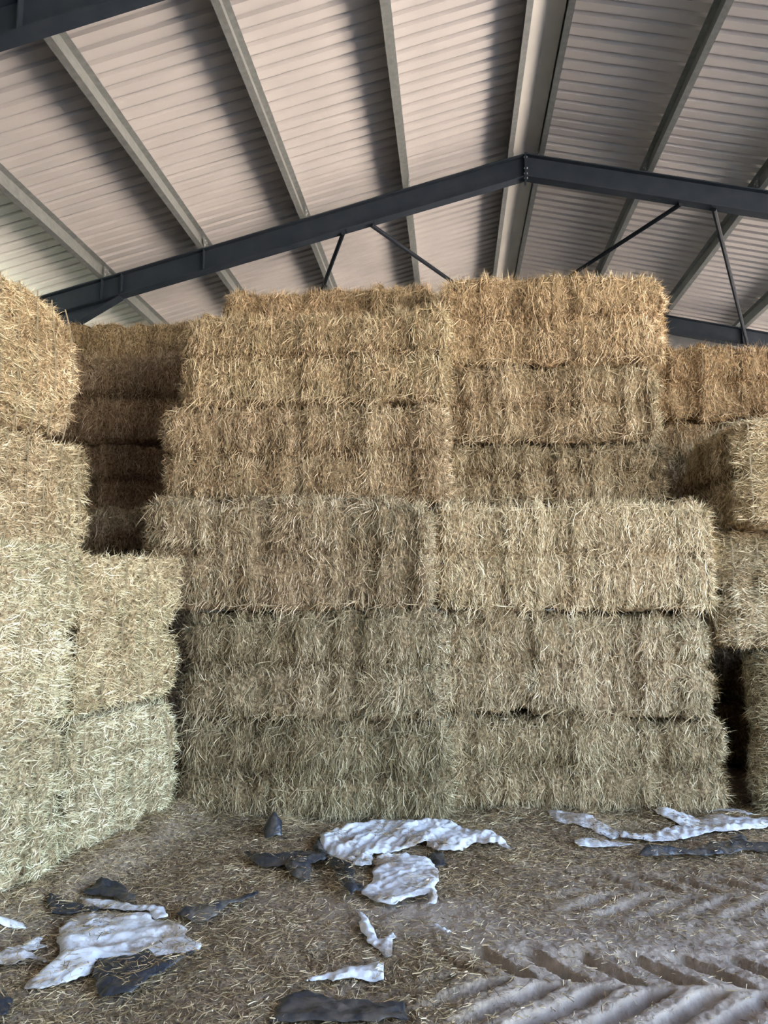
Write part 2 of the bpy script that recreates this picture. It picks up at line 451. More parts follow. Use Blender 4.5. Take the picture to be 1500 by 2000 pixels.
def brace(a, b, label):
    root = empty('brace', a)
    tag(root, label, 'brace', 'diagonal roof braces')
    d = np.array(b) - np.array(a)
    tube('bar', (0, 0, 0), d, 0.033, M_BRACE, root)
    for e in (np.zeros(3), d):
        V, F = boxv(e[0], e[1], e[2] + 0.03, 0.10, 0.14, 0.012)
        mesh_obj('end_lug', V, F, M_BRACE, root)
brace((3.72, 11.0, 7.30), (5.95, 16.0, 6.84), 'steep dark brace running down to the right of the tallest stack')
brace((3.27, 11.0, 7.40), (1.45, 16.0, 7.80), 'slanting dark brace behind the tallest stack, right of the ridge')
brace((-1.15, 11.0, 7.28), (0.85, 16.0, 7.78), 'slanting dark brace left of the ridge, falling towards the tallest stack')
brace((-1.56, 11.0, 7.17), (-3.3, 16.0, 6.72), 'short dark brace rising above the far top bale left of the ridge')

# gable walls: the back one and an unseen front one added to cut light
def gable(name, y, label):
    V = [(X_LEFT, y, -0.15), (X_RIGHT, y, -0.15), (X_RIGHT, y, z_top(X_RIGHT) + 0.15), (X_RIDGE, y, Z_RIDGE + 0.15), (X_LEFT, y, z_top(X_LEFT) + 0.15)]
    V += [(x, yy + 0.1, z) for x, yy, z in V]
    F = [(0, 1, 2, 3, 4), (9, 8, 7, 6, 5)] + [(i, 5 + i, 5 + (i + 1) % 5, (i + 1) % 5) for i in range(5)]
    tag(mesh_obj(name, V, F, M_WALL), label, kind='structure')
gable('wall_back', 17.25, 'grey clad gable wall behind the bales')
gable('wall_front', Y_FRONT - 0.12, 'unseen grey clad gable wall added behind the viewer to cut light')
# unseen side walls, heights set to shape the daylight coming in below the eaves
def side_wall(name, x, h, label, y0=Y_FRONT):
    V, F = boxv(x, (y0 + Y_BACK) / 2, h / 2 - 0.075, 0.14, Y_BACK - y0, h + 0.15)
    tag(mesh_obj(name, V, F, M_WALL), label, kind='structure')
side_wall('wall_right', X_RIGHT + 0.1, 3.7, 'unseen grey side wall added on the right to shape the daylight, open below the eave', 4.5)
side_wall('wall_left', X_LEFT - 0.1, 6.06, 'unseen grey side wall added on the left to stop the sun, open below the eave')

# ------------------------------------------------------------------ hay
RNG = np.random.default_rng(11)

def stalks(name, P, D, N, length, width, tone, green, parent, droop=0.25, curl=0.35, rng=RNG):
    """one ribbon of two segments for each stalk: start P, direction D, surface normal N"""
    n_ = len(P)
    L = length[:, None]
    side = np.cross(D, N); side = unit(side)
    roll = rng.uniform(-1.1, 1.1, n_)[:, None]
    Wv = unit(side * np.cos(roll) + N * np.sin(roll)) * (width[:, None] / 2)
    c1 = rng.normal(0, curl, (n_, 3)); c1[:, 2] -= droop * rng.random(n_)
    p1 = P + D * L * 0.5
    p2 = p1 + unit(D + c1) * L * 0.5
    V = np.stack([P - Wv, P + Wv, p1 - Wv * 0.9, p1 + Wv * 0.9, p2], 1).reshape(-1, 3)
    base = np.arange(n_)[:, None] * 5
    idx = (base + np.array([[0, 1, 3, 2, 2, 3, 4]])).ravel()
    cnt = np.tile([4, 3], n_)
    col = np.stack([np.clip(tone, 0, 1), np.clip(green, 0, 1), np.zeros(n_), np.ones(n_)], 1)
    o = fast_mesh(name, V, cnt, idx, M_STALK, parent, colors=np.repeat(col, 5, 0))
    return tag(o, kind='stuff')

class Bale:
    """a big rectangular bale: length along local x, flakes across it; ends at +-x show the strings"""
    def __init__(s, L, W, H, seed, r=0.09, crease=(0.5,), bulge=0.04, rough=1.0, end_grooves=6, lean=0.0):
        s.h = np.array([L, W, H]) / 2; s.seed = seed; s.r = r; s.crease = crease; s.bulge = bulge; s.rough = rough; s.eg = end_grooves; s.lean = lean
    def surf(s, p):
        h, r = s.h, s.r
        rr = r * (1 + 0.55 * noise(p * 1.9, s.seed + 40))[:, None]
        q = np.clip(p, -(h - rr), h - rr)
        n_ = unit(p - q)
        pos = q + n_ * rr
        sd = s.seed
        side = np.abs(n_[:, 1]); end = np.abs(n_[:, 0]); top = np.abs(n_[:, 2])
        # flakes along the length
        warp = 0.035 * noise(p * np.array([2.0, 3, 5.0]), sd + 1)
        u = (p[:, 0] + warp) / 0.115
        fi = np.floor(u).astype(np.int64); fr = u - fi
        offs = hash01(fi, fi * 0 + 3, (p[:, 2] > 0).astype(np.int64) * 0 + 7, sd) - 0.5
        fl_ = 0.055 * offs - 0.028 * np.exp(-(np.minimum(fr, 1 - fr) / 0.13) ** 2)
        d = fl_ * (1 - end)
        # packed layers on the ends, notched by the strings
        if s.eg:
            v = (p[:, 1] / (2 * h[1]) + 0.5) * s.eg
            fv = np.abs(v - np.floor(v) - 0.5)
            d += end * (-0.065 * np.exp(-((fv) / 0.10) ** 2) + 0.014 * np.sin(p[:, 2] * 46 + 3 * noise(p * 3, sd + 5)))
        vz = p[:, 2] / (2 * h[2]) + 0.5
        for c in s.crease:
            wob = 0.02 * noise(p * np.array([3, 3, 0.0]), sd + 8)
            d -= (side + end * 0.4) * 0.10 * (0.65 + 0.5 * noise(p * 4, sd + 9)) * np.exp(-((vz - c + wob) * 2 * h[2] / 0.055) ** 2)
        d += s.bulge * (np.cos((vz - 0.5) * math.pi) - 0.5) * end
        lv = [0.0] + list(s.crease) + [1.0]                    # each half swells between the ties
        for a_, c_ in zip(lv[:-1], lv[1:]):
            m_ = (vz >= a_) & (vz <= c_)
            d += side * m_ * 0.075 * (np.sqrt(np.clip(np.sin(np.clip((vz - a_) / (c_ - a_), 0, 1) * math.pi), 0, 1)) - 0.8)
        d += s.rough * (0.050 * noise(p * 1.6, sd + 2) + 0.036 * noise(p * 5.0, sd + 3) + 0.024 * noise(p * 11, sd + 4))
        pos = pos + n_ * d[:, None]
        pos[:, 2] = np.where(n_[:, 2] < -0.5, np.maximum(pos[:, 2], -h[2] + 0.002), pos[:, 2])
        if s.lean: pos[:, 1] += s.lean * (vz - 0.5)
        return pos, n_

def bale_mesh(b, step):
    h = b.h; nn = np.maximum(2, np.round(2 * h / step).astype(int))
    A, quads = {}, []
    pts = []
    for ax in range(3):
        o1, o2 = [a for a in range(3) if a != ax]
        g1, g2 = np.meshgrid(np.arange(nn[o1] + 1), np.arange(nn[o2] + 1), indexing='ij')
        for sgn in (0, 1):
            k = np.zeros(g1.shape + (3,), int)
            k[..., o1] = g1; k[..., o2] = g2; k[..., ax] = nn[ax] * sgn
            pts.append((k, ax, sgn))
    keys = np.concatenate([k.reshape(-1, 3) for k, _, _ in pts])
    flat = (keys[:, 0] * 1000 + keys[:, 1]) * 1000 + keys[:, 2]
    uq, inv = np.unique(flat, return_inverse=True)
    off = 0
    for k, ax, sgn in pts:
        m, n_ = k.shape[:2]
        I = inv[off:off + m * n_].reshape(m, n_); off += m * n_
        q = np.stack([I[:-1, :-1], I[1:, :-1], I[1:, 1:], I[:-1, 1:]], -1).reshape(-1, 4)
        if (sgn == 1) == (ax == 1): q = q[:, ::-1]
        quads.append(q)
    lat = np.stack([uq // 1000000, (uq // 1000) % 1000, uq % 1000], 1)
    p = (lat / nn) * 2 * h - h
    pos, _ = b.surf(p)
    return pos, np.concatenate(quads)

FACES = {'-y': (1, -1), '+y': (1, 1), '-x': (0, -1), '+x': (0, 1), '+z': (2, 1)}
def cover(b, faces, dens, seed, length=(0.05, 0.17), width=0.0046, tone0=0.5, green0=0.3, shag=1.0):
    rng = np.random.default_rng(seed)
    out = []
    h = b.h
    for key, wgt in faces.items():
        ax, sg = FACES[key]
        o1, o2 = [a for a in range(3) if a != ax]
        n_ = int(4 * h[o1] * h[o2] * dens * wgt)
        p = np.zeros((n_, 3)); p[:, ax] = sg * h[ax]
        p[:, o1] = rng.uniform(-h[o1], h[o1], n_); p[:, o2] = rng.uniform(-h[o2], h[o2], n_)
        main_ax, main_sg = FACES[next(iter(faces))]
        if ax != main_ax and wgt < 1:                # sides that turn away are only covered near the edge one sees
            p = p[(h[main_ax] - main_sg * p[:, main_ax]) < 0.40]; n_ = len(p)
        if ax != 2:
            gap = h[2] - np.abs(p[:, 2])
            p = p[(gap > 0.05) | (rng.random(n_) < 0.45)]; n_ = len(p)
        if ax == 1:                                  # thin along the crease
            for c in b.crease:
                wob = 0.02 * noise(p * np.array([3, 3, 0.0]), b.seed + 8)
                p = p[(np.abs((p[:, 2] / (2 * h[2]) + 0.5 - c + wob) * 2 * h[2]) > 0.04) | (rng.random(n_) < 0.3)]; n_ = len(p)
        if ax == 0 and b.eg:                         # the strings press the end flat
            v = (p[:, 1] / (2 * h[1]) + 0.5) * b.eg
            p = p[(np.abs(v - np.floor(v) - 0.5) > 0.11) | (rng.random(n_) < 0.35)]; n_ = len(p)
        pos, nr = b.surf(p)
        grain = np.zeros((n_, 3)); grain[:, {1: 2, 0: 1, 2: 1}[ax]] = 1
        t_ = grain - (grain * nr).sum(1, keepdims=True) * nr
        bad = np.linalg.norm(t_, axis=1) < 0.2
        t_[bad] += np.array([0.3, 0.2, 0.1]); t_ = unit(t_)
        s_ = np.cross(nr, t_)
        if ax == 1:                                  # long sides hang mostly downwards
            sign = np.where(rng.random(n_) < 0.72, -1, 1)
        else:
            sign = np.where(rng.random(n_) < 0.5, -1, 1)
        fi = 0.55 * noise(p * 5.5, b.seed + 60) + 0.3 * noise(p * 17, b.seed + 61) + rng.normal(0, 0.36, n_) + (rng.random(n_) < 0.10) * rng.uniform(-1.6, 1.6, n_)
        lift = np.abs(rng.normal(0.12, 0.20, n_) + 0.10 * noise(p * 8, b.seed + 62)) * shag
        vz = p[:, 2] / (2 * h[2]) + 0.5
        edge = np.zeros(n_)
        for a in range(3):
            if a != ax: edge = np.maximum(edge, sstep(h[a] - 0.10, h[a], np.abs(p[:, a])))
        lift = lift + edge * np.abs(rng.normal(0.12, 0.35, n_)) * shag
        if ax == 1:                                  # ragged fringe at the mid crease and the lower edge
            for c in [0.03]:
                k = np.exp(-((vz - c) * 2 * h[2] / 0.05) ** 2)
                lift += k * np.abs(rng.normal(0.1, 0.25, n_)); fi += k * rng.normal(0, 0.7, n_)
        D = (t_ * np.cos(fi)[:, None] * sign[:, None] + s_ * np.sin(fi)[:, None])
        D = unit(D * np.cos(lift)[:, None] + nr * np.sin(lift)[:, None])
        ln = rng.uniform(length[0], length[1], n_) * (0.75 + 0.5 * rng.random(n_) ** 3) * (1 - 0.25 * edge)
        wd = width * rng.uniform(0.6, 1.25, n_)
        if ax == 1:
            for c in list(b.crease) + [0.0]:
                a_ = (vz - c) * 2 * h[2]
                ln = np.where((a_ > -0.02) & (a_ < 0.13), ln * 0.45, ln)
        st = np.array([9, 9, 1.6]) if ax == 1 else np.array([2, 2.0, 9])
        tone = tone0 - 0.05 + rng.normal(0, 0.20, n_) + (rng.random(n_) < 0.16) * 0.35 + 0.16 * noise(p * st, b.seed + 70) + 0.10 * noise(p * 2.1, b.seed + 71) + 0.12 * noise(p * 21, b.seed + 73)
        green = green0 + 0.12 + 0.35 * noise(p * 1.8, b.seed + 72) + rng.normal(0, 0.15, n_)
        out.append((pos - nr * 0.008, D, nr, ln, wd, tone, green))
    if '-y' in faces and len(faces) > 2:              # long wisps hanging over the seams of the long side
        n_ = int(2 * h[0] * 420)
        sel = rng.integers(0, 2 + len(b.crease), n_)
        p = np.zeros((n_, 3)); p[:, 1] = -h[1]; p[:, 0] = rng.uniform(-h[0], h[0], n_)
        lv = np.array([-h[2] + 0.05, h[2] - 0.03] + [(c - 0.5) * 2 * h[2] + 0.03 for c in b.crease])
        p[:, 2] = lv[sel] + rng.normal(0, 0.02, n_)
        keep = (noise(p * np.array([4, 1, 9.0]), b.seed + 80) > -0.25) & ((sel < 2) | (rng.random(n_) < 0.22))
        p = p[keep]; n_ = len(p)
        pos, nr = b.surf(p)
        a = rng.normal(0, 0.9, n_) + 0.5 * noise(p * 3, b.seed + 81)
        D = np.stack([np.sin(a), -0.25 - 0.35 * rng.random(n_), -np.abs(np.cos(a)) * 0.9 + 0.15], 1)
        out.append((pos, unit(D), nr, rng.uniform(0.09, 0.24, n_), width * rng.uniform(0.7, 1.2, n_), tone0 + 0.12 + rng.normal(0, 0.18, n_), green0 + rng.normal(0, 0.2, n_)))
    if '+z' in faces:                                 # single stalks sticking up from the top edges
        n_ = int(4 * (h[0] + h[1]) * 45)
        p = np.zeros((n_, 3)); p[:, 2] = h[2]
        fr = rng.random(n_) < h[0] / (h[0] + h[1])
        p[:, 0] = np.where(fr, rng.uniform(-h[0], h[0], n_), np.sign(rng.random(n_) - 0.5) * (h[0] - 0.06))
        p[:, 1] = np.where(fr, -h[1] + 0.06, rng.uniform(-h[1], h[1], n_))
        pos, nr = b.surf(p)
        D = unit(np.stack([rng.normal(0, 0.55, n_), rng.normal(-0.1, 0.4, n_), np.ones(n_)], 1))
        out.append((pos - nr * 0.02, D, nr, rng.uniform(0.05, 0.15, n_), width * rng.uniform(0.6, 1.0, n_), tone0 + 0.15 + rng.normal(0, 0.15, n_), green0 + rng.normal(0, 0.2, n_)))
    return [np.concatenate(c) for c in zip(*out)]

BALES = []
def hay_bale(label, x0, x1, y0, y1, z0, z1, seed, faces, tint=(1, 1, 1), rz=0.0, along='x', dens=9500, tone=0.5, green=0.3,
             crease=(0.5,), twine=None, group=None, shag=1.0, width=0.0046, length=(0.05, 0.17), rough=1.0, r=0.115, lean=0.0, origin=None, bulge=0.04, inset=0.03):
    """bale filling the box x0..x1, y0..y1, z0..z1; along='y' turns its length front to back"""
    cx, cy = (x0 + x1) / 2, (y0 + y1) / 2
    tint = (tint[0], tint[1], tint[2] * 0.75 + tint[1] * 0.25)
    root = empty('hay_bale', (cx, cy, z0), rz + (math.pi / 2 if along == 'y' else 0))
    if origin: root.location = origin
    tag(root, label, 'hay bale', group)
    L, W = (x1 - x0, y1 - y0) if along == 'x' else (y1 - y0, x1 - x0)
    H = z1 - z0
    b = Bale(L - inset * 2, W - inset * 2, H - 0.008, seed, crease=crease, rough=rough, r=r, lean=lean, bulge=bulge)
    pos, quads = bale_mesh(b, 0.042)
    pos[:, 2] += H / 2 - 0.003
    body = fast_mesh('packed_hay', pos, np.full(len(quads), 4), quads.ravel(), M_HAY, root, smooth=True)
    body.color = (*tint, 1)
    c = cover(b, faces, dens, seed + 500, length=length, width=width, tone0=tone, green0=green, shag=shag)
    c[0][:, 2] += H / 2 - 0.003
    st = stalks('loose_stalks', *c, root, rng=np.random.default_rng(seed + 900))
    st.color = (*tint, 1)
    if twine:                                        # strings over the end face
        sg = 1 if twine == '+x' else -1
        hz = b.h
        for k in range(6):
            yy = ((k + 0.5) / 6 - 0.5) * 2 * hz[1]
            zz = np.linspace(-hz[2] * 0.93, hz[2] * 0.93, 26)
            p = np.stack([np.full(26, sg * hz[0]), np.full(26, yy), zz], 1)
            q, nr = b.surf(p)
            cf = np.polyfit(zz, q[:, 0], 4); q[:, 0] = np.polyval(cf, zz) + sg * 0.076     # pulled tight over the packed hay
            q[:, 1] = yy + 0.012 * np.sin(zz * 3 + k); q[:, 2] = zz + H / 2
            V, F = [], []
            for i in range(26):
                for dx, dy in ((-0.004, -0.005), (0.005, 0), (-0.004, 0.005)):
                    V.append((q[i, 0] + dx, q[i, 1] + dy, q[i, 2]))
            for i in range(25):
                for j in range(3):
                    F.append((3 * i + j, 3 * i + (j + 1) % 3, 3 * i + 3 + (j + 1) % 3, 3 * i + 3 + j))
            mesh_obj('twine', V, F, M_TWINE, root)
    BALES.append(root)
    return root

T_LOW = (1.0, 0.97, 0.92); T_TOP = (1.06, 0.95, 0.80); T_PALE = (1.18, 1.20, 1.12); T_RIGHT = (1.10, 1.06, 0.97)  # bale tints also hold some cool low and warm high daylight
FRONT = {'-y': 1.0, '-x': 0.35, '+x': 0.7, '+z': 0.30}
# front centre stack
G = 'bales of the front centre stack'
hay_bale('lowest hay bale of the front centre stack, greenish brown and shaggy', -2.38, 0.0, 6.60, 7.80, 0.0, 0.83, 101, FRONT, (0.90, 0.88, 0.80), tone=0.47, green=0.42, group=G, r=0.15, shag=1.25, length=(0.06, 0.21))
hay_bale('middle hay bale of the front centre stack, brown with pale tufts along its crease', -2.38, -0.06, 6.60, 7.80, 0.83, 1.75, 102, FRONT, (0.95, 0.92, 0.87), tone=0.47, green=0.45, group=G, r=0.15, shag=1.1)
hay_bale('top hay bale of the front centre stack, its left end drooping over the gap', -2.72, -0.16, 6.60, 7.80, 1.75, 2.74, 103, FRONT, (1.0, 0.93, 0.86), tone=0.5, green=0.25, group=G, r=0.15, shag=1.1)
# front right stack
G = 'bales of the front right stack'
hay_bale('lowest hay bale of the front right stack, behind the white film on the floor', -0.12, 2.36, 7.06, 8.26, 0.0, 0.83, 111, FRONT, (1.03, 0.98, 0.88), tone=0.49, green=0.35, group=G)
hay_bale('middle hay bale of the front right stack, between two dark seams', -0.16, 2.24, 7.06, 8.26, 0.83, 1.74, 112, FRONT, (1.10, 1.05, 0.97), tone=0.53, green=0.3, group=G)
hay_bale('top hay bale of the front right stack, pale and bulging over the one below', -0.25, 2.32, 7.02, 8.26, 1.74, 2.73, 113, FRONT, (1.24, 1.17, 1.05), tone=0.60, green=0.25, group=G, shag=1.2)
# upper centre stack, set back
G = 'bales of the upper centre stack'
hay_bale('lower hay bale of the upper centre stack, resting on the front centre stack', -2.72, -0.02, 7.12, 8.32, 2.74, 3.67, 121, FRONT, (1.04, 0.92, 0.78), tone=0.5, green=0.25, group=G, shag=1.1)
hay_bale('upper hay bale of the upper centre stack, golden with a rounded right end', -2.60, 0.0, 7.12, 8.32, 3.67, 4.60, 122, FRONT, (1.10, 0.98, 0.80), tone=0.54, green=0.3, group=G, shag=1.1, r=0.13)
hay_bale('golden hay bale lying crosswise on top of the upper centre stack, set back', -2.46, -0.16, 8.05, 9.25, 4.60, 5.20, 123, FRONT, (1.06, 0.91, 0.72), tone=0.52, green=0.2, crease=())
# upper right stack, the tallest
G = 'bales of the tallest stack'
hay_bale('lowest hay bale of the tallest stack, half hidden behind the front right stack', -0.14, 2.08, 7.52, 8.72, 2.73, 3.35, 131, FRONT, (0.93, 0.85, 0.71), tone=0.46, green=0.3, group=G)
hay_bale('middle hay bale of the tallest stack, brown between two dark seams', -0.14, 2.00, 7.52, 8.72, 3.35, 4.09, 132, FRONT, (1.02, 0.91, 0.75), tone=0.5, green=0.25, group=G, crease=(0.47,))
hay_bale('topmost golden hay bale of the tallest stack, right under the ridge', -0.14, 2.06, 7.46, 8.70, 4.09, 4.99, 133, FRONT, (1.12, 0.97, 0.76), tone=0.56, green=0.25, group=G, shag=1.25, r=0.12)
# dark recess behind the left stack, its shade partly put into darker tints
G = 'bales in the dark recess'
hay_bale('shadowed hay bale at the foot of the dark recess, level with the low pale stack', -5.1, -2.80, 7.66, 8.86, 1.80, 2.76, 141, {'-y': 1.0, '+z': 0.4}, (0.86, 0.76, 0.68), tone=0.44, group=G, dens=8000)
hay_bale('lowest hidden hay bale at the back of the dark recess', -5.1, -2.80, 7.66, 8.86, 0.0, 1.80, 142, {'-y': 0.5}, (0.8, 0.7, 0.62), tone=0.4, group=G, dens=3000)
hay_bale('brown hay bale tinted darker for the shade of the recess, lower of the two', -5.2, -2.80, 8.62, 9.82, 2.76, 3.63, 143, {'-y': 1.0, '+z': 0.3}, (0.80, 0.68, 0.60), tone=0.42, green=0.05, group=G, dens=8000)
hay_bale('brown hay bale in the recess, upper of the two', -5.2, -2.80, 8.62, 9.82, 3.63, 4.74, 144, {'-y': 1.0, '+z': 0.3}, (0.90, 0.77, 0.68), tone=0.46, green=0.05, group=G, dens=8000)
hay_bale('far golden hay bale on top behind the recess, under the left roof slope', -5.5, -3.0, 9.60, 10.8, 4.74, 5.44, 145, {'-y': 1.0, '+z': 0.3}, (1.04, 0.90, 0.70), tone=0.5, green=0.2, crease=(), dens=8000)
# left: pale low stack and the stack on it, turned with their string ends to the viewer's right
G = 'bales of the pale low left stack'
ang = math.radians(-12.5)
ux, uy = math.cos(ang), math.sin(ang)
def left_bale(label, cx, cy, L, W, z0, z1, seed, tint, tone, green, grp, **kw):
    kw.setdefault('r', 0.065); kw.setdefault('bulge', 0.012); kw.setdefault('inset', 0.012); kw.setdefault('rough', 0.75)
    # (cx, cy): middle of the end face that looks into the barn
    hay_bale(label, -L / 2, L / 2, -W / 2, W / 2, z0, z1, seed, {'+x': 1.0, '-y': 0.5, '+y': 0.5, '+z': 0.35}, tint, rz=kw.pop('rz', ang), tone=tone, green=green,
             group=grp, twine='+x', origin=(cx - ux * L / 2, cy - uy * L / 2, z0), **kw)
left_bale('lower bale of the pale low left stack, far column, beside the front centre stack', -2.44, 5.885, 2.4, 1.30, 0.0, 1.05, 151, T_PALE, 0.58, 0.55, G, width=0.0042)
left_bale('lower bale of the pale low left stack, near column, cut by the picture edge', -2.725, 4.60, 2.4, 1.26, 0.0, 1.05, 152, T_PALE, 0.57, 0.55, G, width=0.004)
left_bale('upper bale of the pale low left stack, far column, with strings down its end', -2.42, 5.885, 2.4, 1.30, 1.05, 2.20, 153, (1.20, 1.14, 0.98), 0.55, 0.45, G, width=0.0042)
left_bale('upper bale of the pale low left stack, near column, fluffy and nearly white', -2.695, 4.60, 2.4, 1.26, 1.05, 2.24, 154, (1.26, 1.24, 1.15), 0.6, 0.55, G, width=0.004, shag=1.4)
G = 'bales of the upper left stack'
left_bale('lower bale of the upper left stack, standing on the pale low stack', -3.22, 5.72, 2.2, 1.3, 2.24, 3.14, 155, (1.08, 0.98, 0.82), 0.52, 0.3, G, rz=math.radians(-9))
left_bale('top bale of the upper left stack, with a rounded shoulder and a dark string notch', -3.28, 5.66, 2.2, 1.26, 3.14, 4.36, 156, (1.12, 0.98, 0.78), 0.55, 0.2, G, rz=math.radians(-9), r=0.27, crease=())
# right side
RF = {'-x': 1.0, '+y': 1.0, '-y': 0.3, '+z': 0.4}      # local faces of a bale lying front to back: +y looks left, -x looks at the viewer
hay_bale('bottom bale of the right-hand stack, turned towards the dark gap', 2.8, 4.0, 7.0, 9.0, 0.0, 1.40, 161, RF, (1.02, 1.0, 0.9), along='y', rz=math.radians(-25), origin=(3.50, 7.95, 0.0), tone=0.48, green=0.5, group='bales of the right-hand stack', dens=9000)
hay_bale('middle bale of the right-hand stack, with level layers facing the viewer', 2.38, 3.7, 7.35, 9.3 - 0.75, 1.40, 2.46, 162, RF, (1.08, 1.03, 0.92), along='y', tone=0.52, green=0.35, group='bales of the right-hand stack', twine='-x')
hay_bale('top bale of the right-hand stack, bright front corner and shaded left side', 2.47, 3.7, 7.08, 8.64, 2.46, 3.46, 163, RF, (1.18, 1.08, 0.88), along='y', tone=0.56, green=0.35, group='bales of the right-hand stack', twine='-x', shag=1.4)
G = 'brown bales at the right back'
BK = {'-y': 1.0, '+z': 0.3, '-x': 0.4}
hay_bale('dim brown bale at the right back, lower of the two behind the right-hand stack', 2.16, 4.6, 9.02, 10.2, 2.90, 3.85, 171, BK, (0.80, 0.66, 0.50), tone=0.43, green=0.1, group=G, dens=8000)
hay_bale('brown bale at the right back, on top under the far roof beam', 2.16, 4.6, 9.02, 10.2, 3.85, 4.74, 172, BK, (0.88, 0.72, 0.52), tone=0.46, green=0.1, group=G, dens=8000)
hay_bale('added dark backing bale deep inside the dark gap, on the floor behind the front right stack', 1.9, 4.3, 9.02, 10.2, 0.0, 1.45, 173, {'-y': 0.6}, (0.75, 0.65, 0.5), tone=0.4, dens=3000)  # backing pair added to keep the gap dark and carry the brown bales
hay_bale('added dark backing bale deep inside the dark gap, below the brown bales at the right back', 1.9, 4.3, 9.02, 10.2, 1.45, 2.90, 174, {'-y': 0.6}, (0.75, 0.65, 0.5), tone=0.4, dens=3000)
hay_bale('hidden bale bearing the crosswise golden bale, behind the upper centre stack', -2.5, -0.2, 8.36, 9.5, 3.3, 4.60, 175, {'-x': 0.6, '+z': 0.4}, (1, 0.9, 0.75), dens=3000)

# ------------------------------------------------------------------ loose hay on the floor
def litter(name, n_, box, lo, hi, wid, tone0, label, seed, mask=None, tint=(1, 1, 1)):
    rng = np.random.default_rng(seed)
    x0, x1, y0, y1 = box
    x = rng.uniform(x0, x1, n_); y = rng.uniform(y0, y1, n_)
    d = chaff(x, y)
    keep = rng.random(n_) < (d if mask is None else mask(x, y))
    x, y = x[keep], y[keep]; m = len(x)
    a = rng.uniform(0, 2 * math.pi, m)
    el = rng.normal(0.06, 0.16, m)
    D = np.stack([np.cos(a) * np.cos(el), np.sin(a) * np.cos(el), np.sin(el)], 1)
    z = floor_z(x, y) + rng.random(m) ** 2 * 0.018 * chaff(x, y) + 0.002
    N = np.tile([0, 0, 1.0], (m, 1)) + rng.normal(0, 0.25, (m, 3)); N = unit(N)
    ln = rng.uniform(lo, hi, m) * (0.6 + 0.8 * rng.random(m) ** 2)
    tone = tone0 - 0.06 + rng.normal(0, 0.21, m) + (rng.random(m) < 0.14) * 0.4 + 0.15 * noise2(x, y, 2.3, 31) + 0.1 * noise2(x, y, 9, 34)
    green = 0.15 + 0.25 * noise2(x, y, 1.4, 33)
    P = np.stack([x, y, z], 1) - D * ln[:, None] * 0.5
    o = stalks(name, P, D, N, ln, wid * rng.uniform(0.6, 1.3, m), tone, green, None, droop=0.1, curl=0.3, rng=rng)
    o.color = (*tint, 1)
    return tag(o, label, 'hay', kind='stuff')
litter('loose_hay', 150000, (-3.3, 3.4, 3.0, 7.2), 0.02, 0.10, 0.0038, 0.45, 'loose trodden hay scattered over the dirt floor', 41, tint=(0.95, 0.88, 0.78))
def base_mask(x, y):
    d = np.minimum(seg_dist(x, y, LEFT_A, LEFT_B), seg_dist(x, y, (-2.3, 6.5), (0.0, 6.5)))
    d = np.minimum(d, seg_dist(x, y, (0.1, 6.92), (2.7, 6.92)))
    d = np.minimum(d, np.hypot(x - 1.05, y - 6.75)); d = np.minimum(d, seg_dist(x, y, (2.6, 6.9), (2.55, 8)))
    return np.exp(-(d / 0.2) ** 2)
litter('fallen_hay', 110000, (-3.2, 3.2, 3.9, 8.0), 0.05, 0.16, 0.0042, 0.50, 'paler fallen hay heaped along the feet of the stacks', 43, mask=base_mask, tint=(1.0, 0.97, 0.88))

# ------------------------------------------------------------------ torn silage film on the floor
def in_poly(px, py, poly):
    c = np.zeros(px.shape, bool); n_ = len(poly)
    for i in range(n_):
        (x1, y1), (x2, y2) = poly[i], poly[(i + 1) % n_]
        if y1 == y2: continue
        hit = ((y1 > py) != (y2 > py)) & (px < (x2 - x1) * (py - y1) / (y2 - y1) + x1)
        c ^= hit
    return c

def keep_v(q, X):
    m = np.zeros(X.size, bool); m[q.ravel()] = True
    return m.reshape(X.shape)

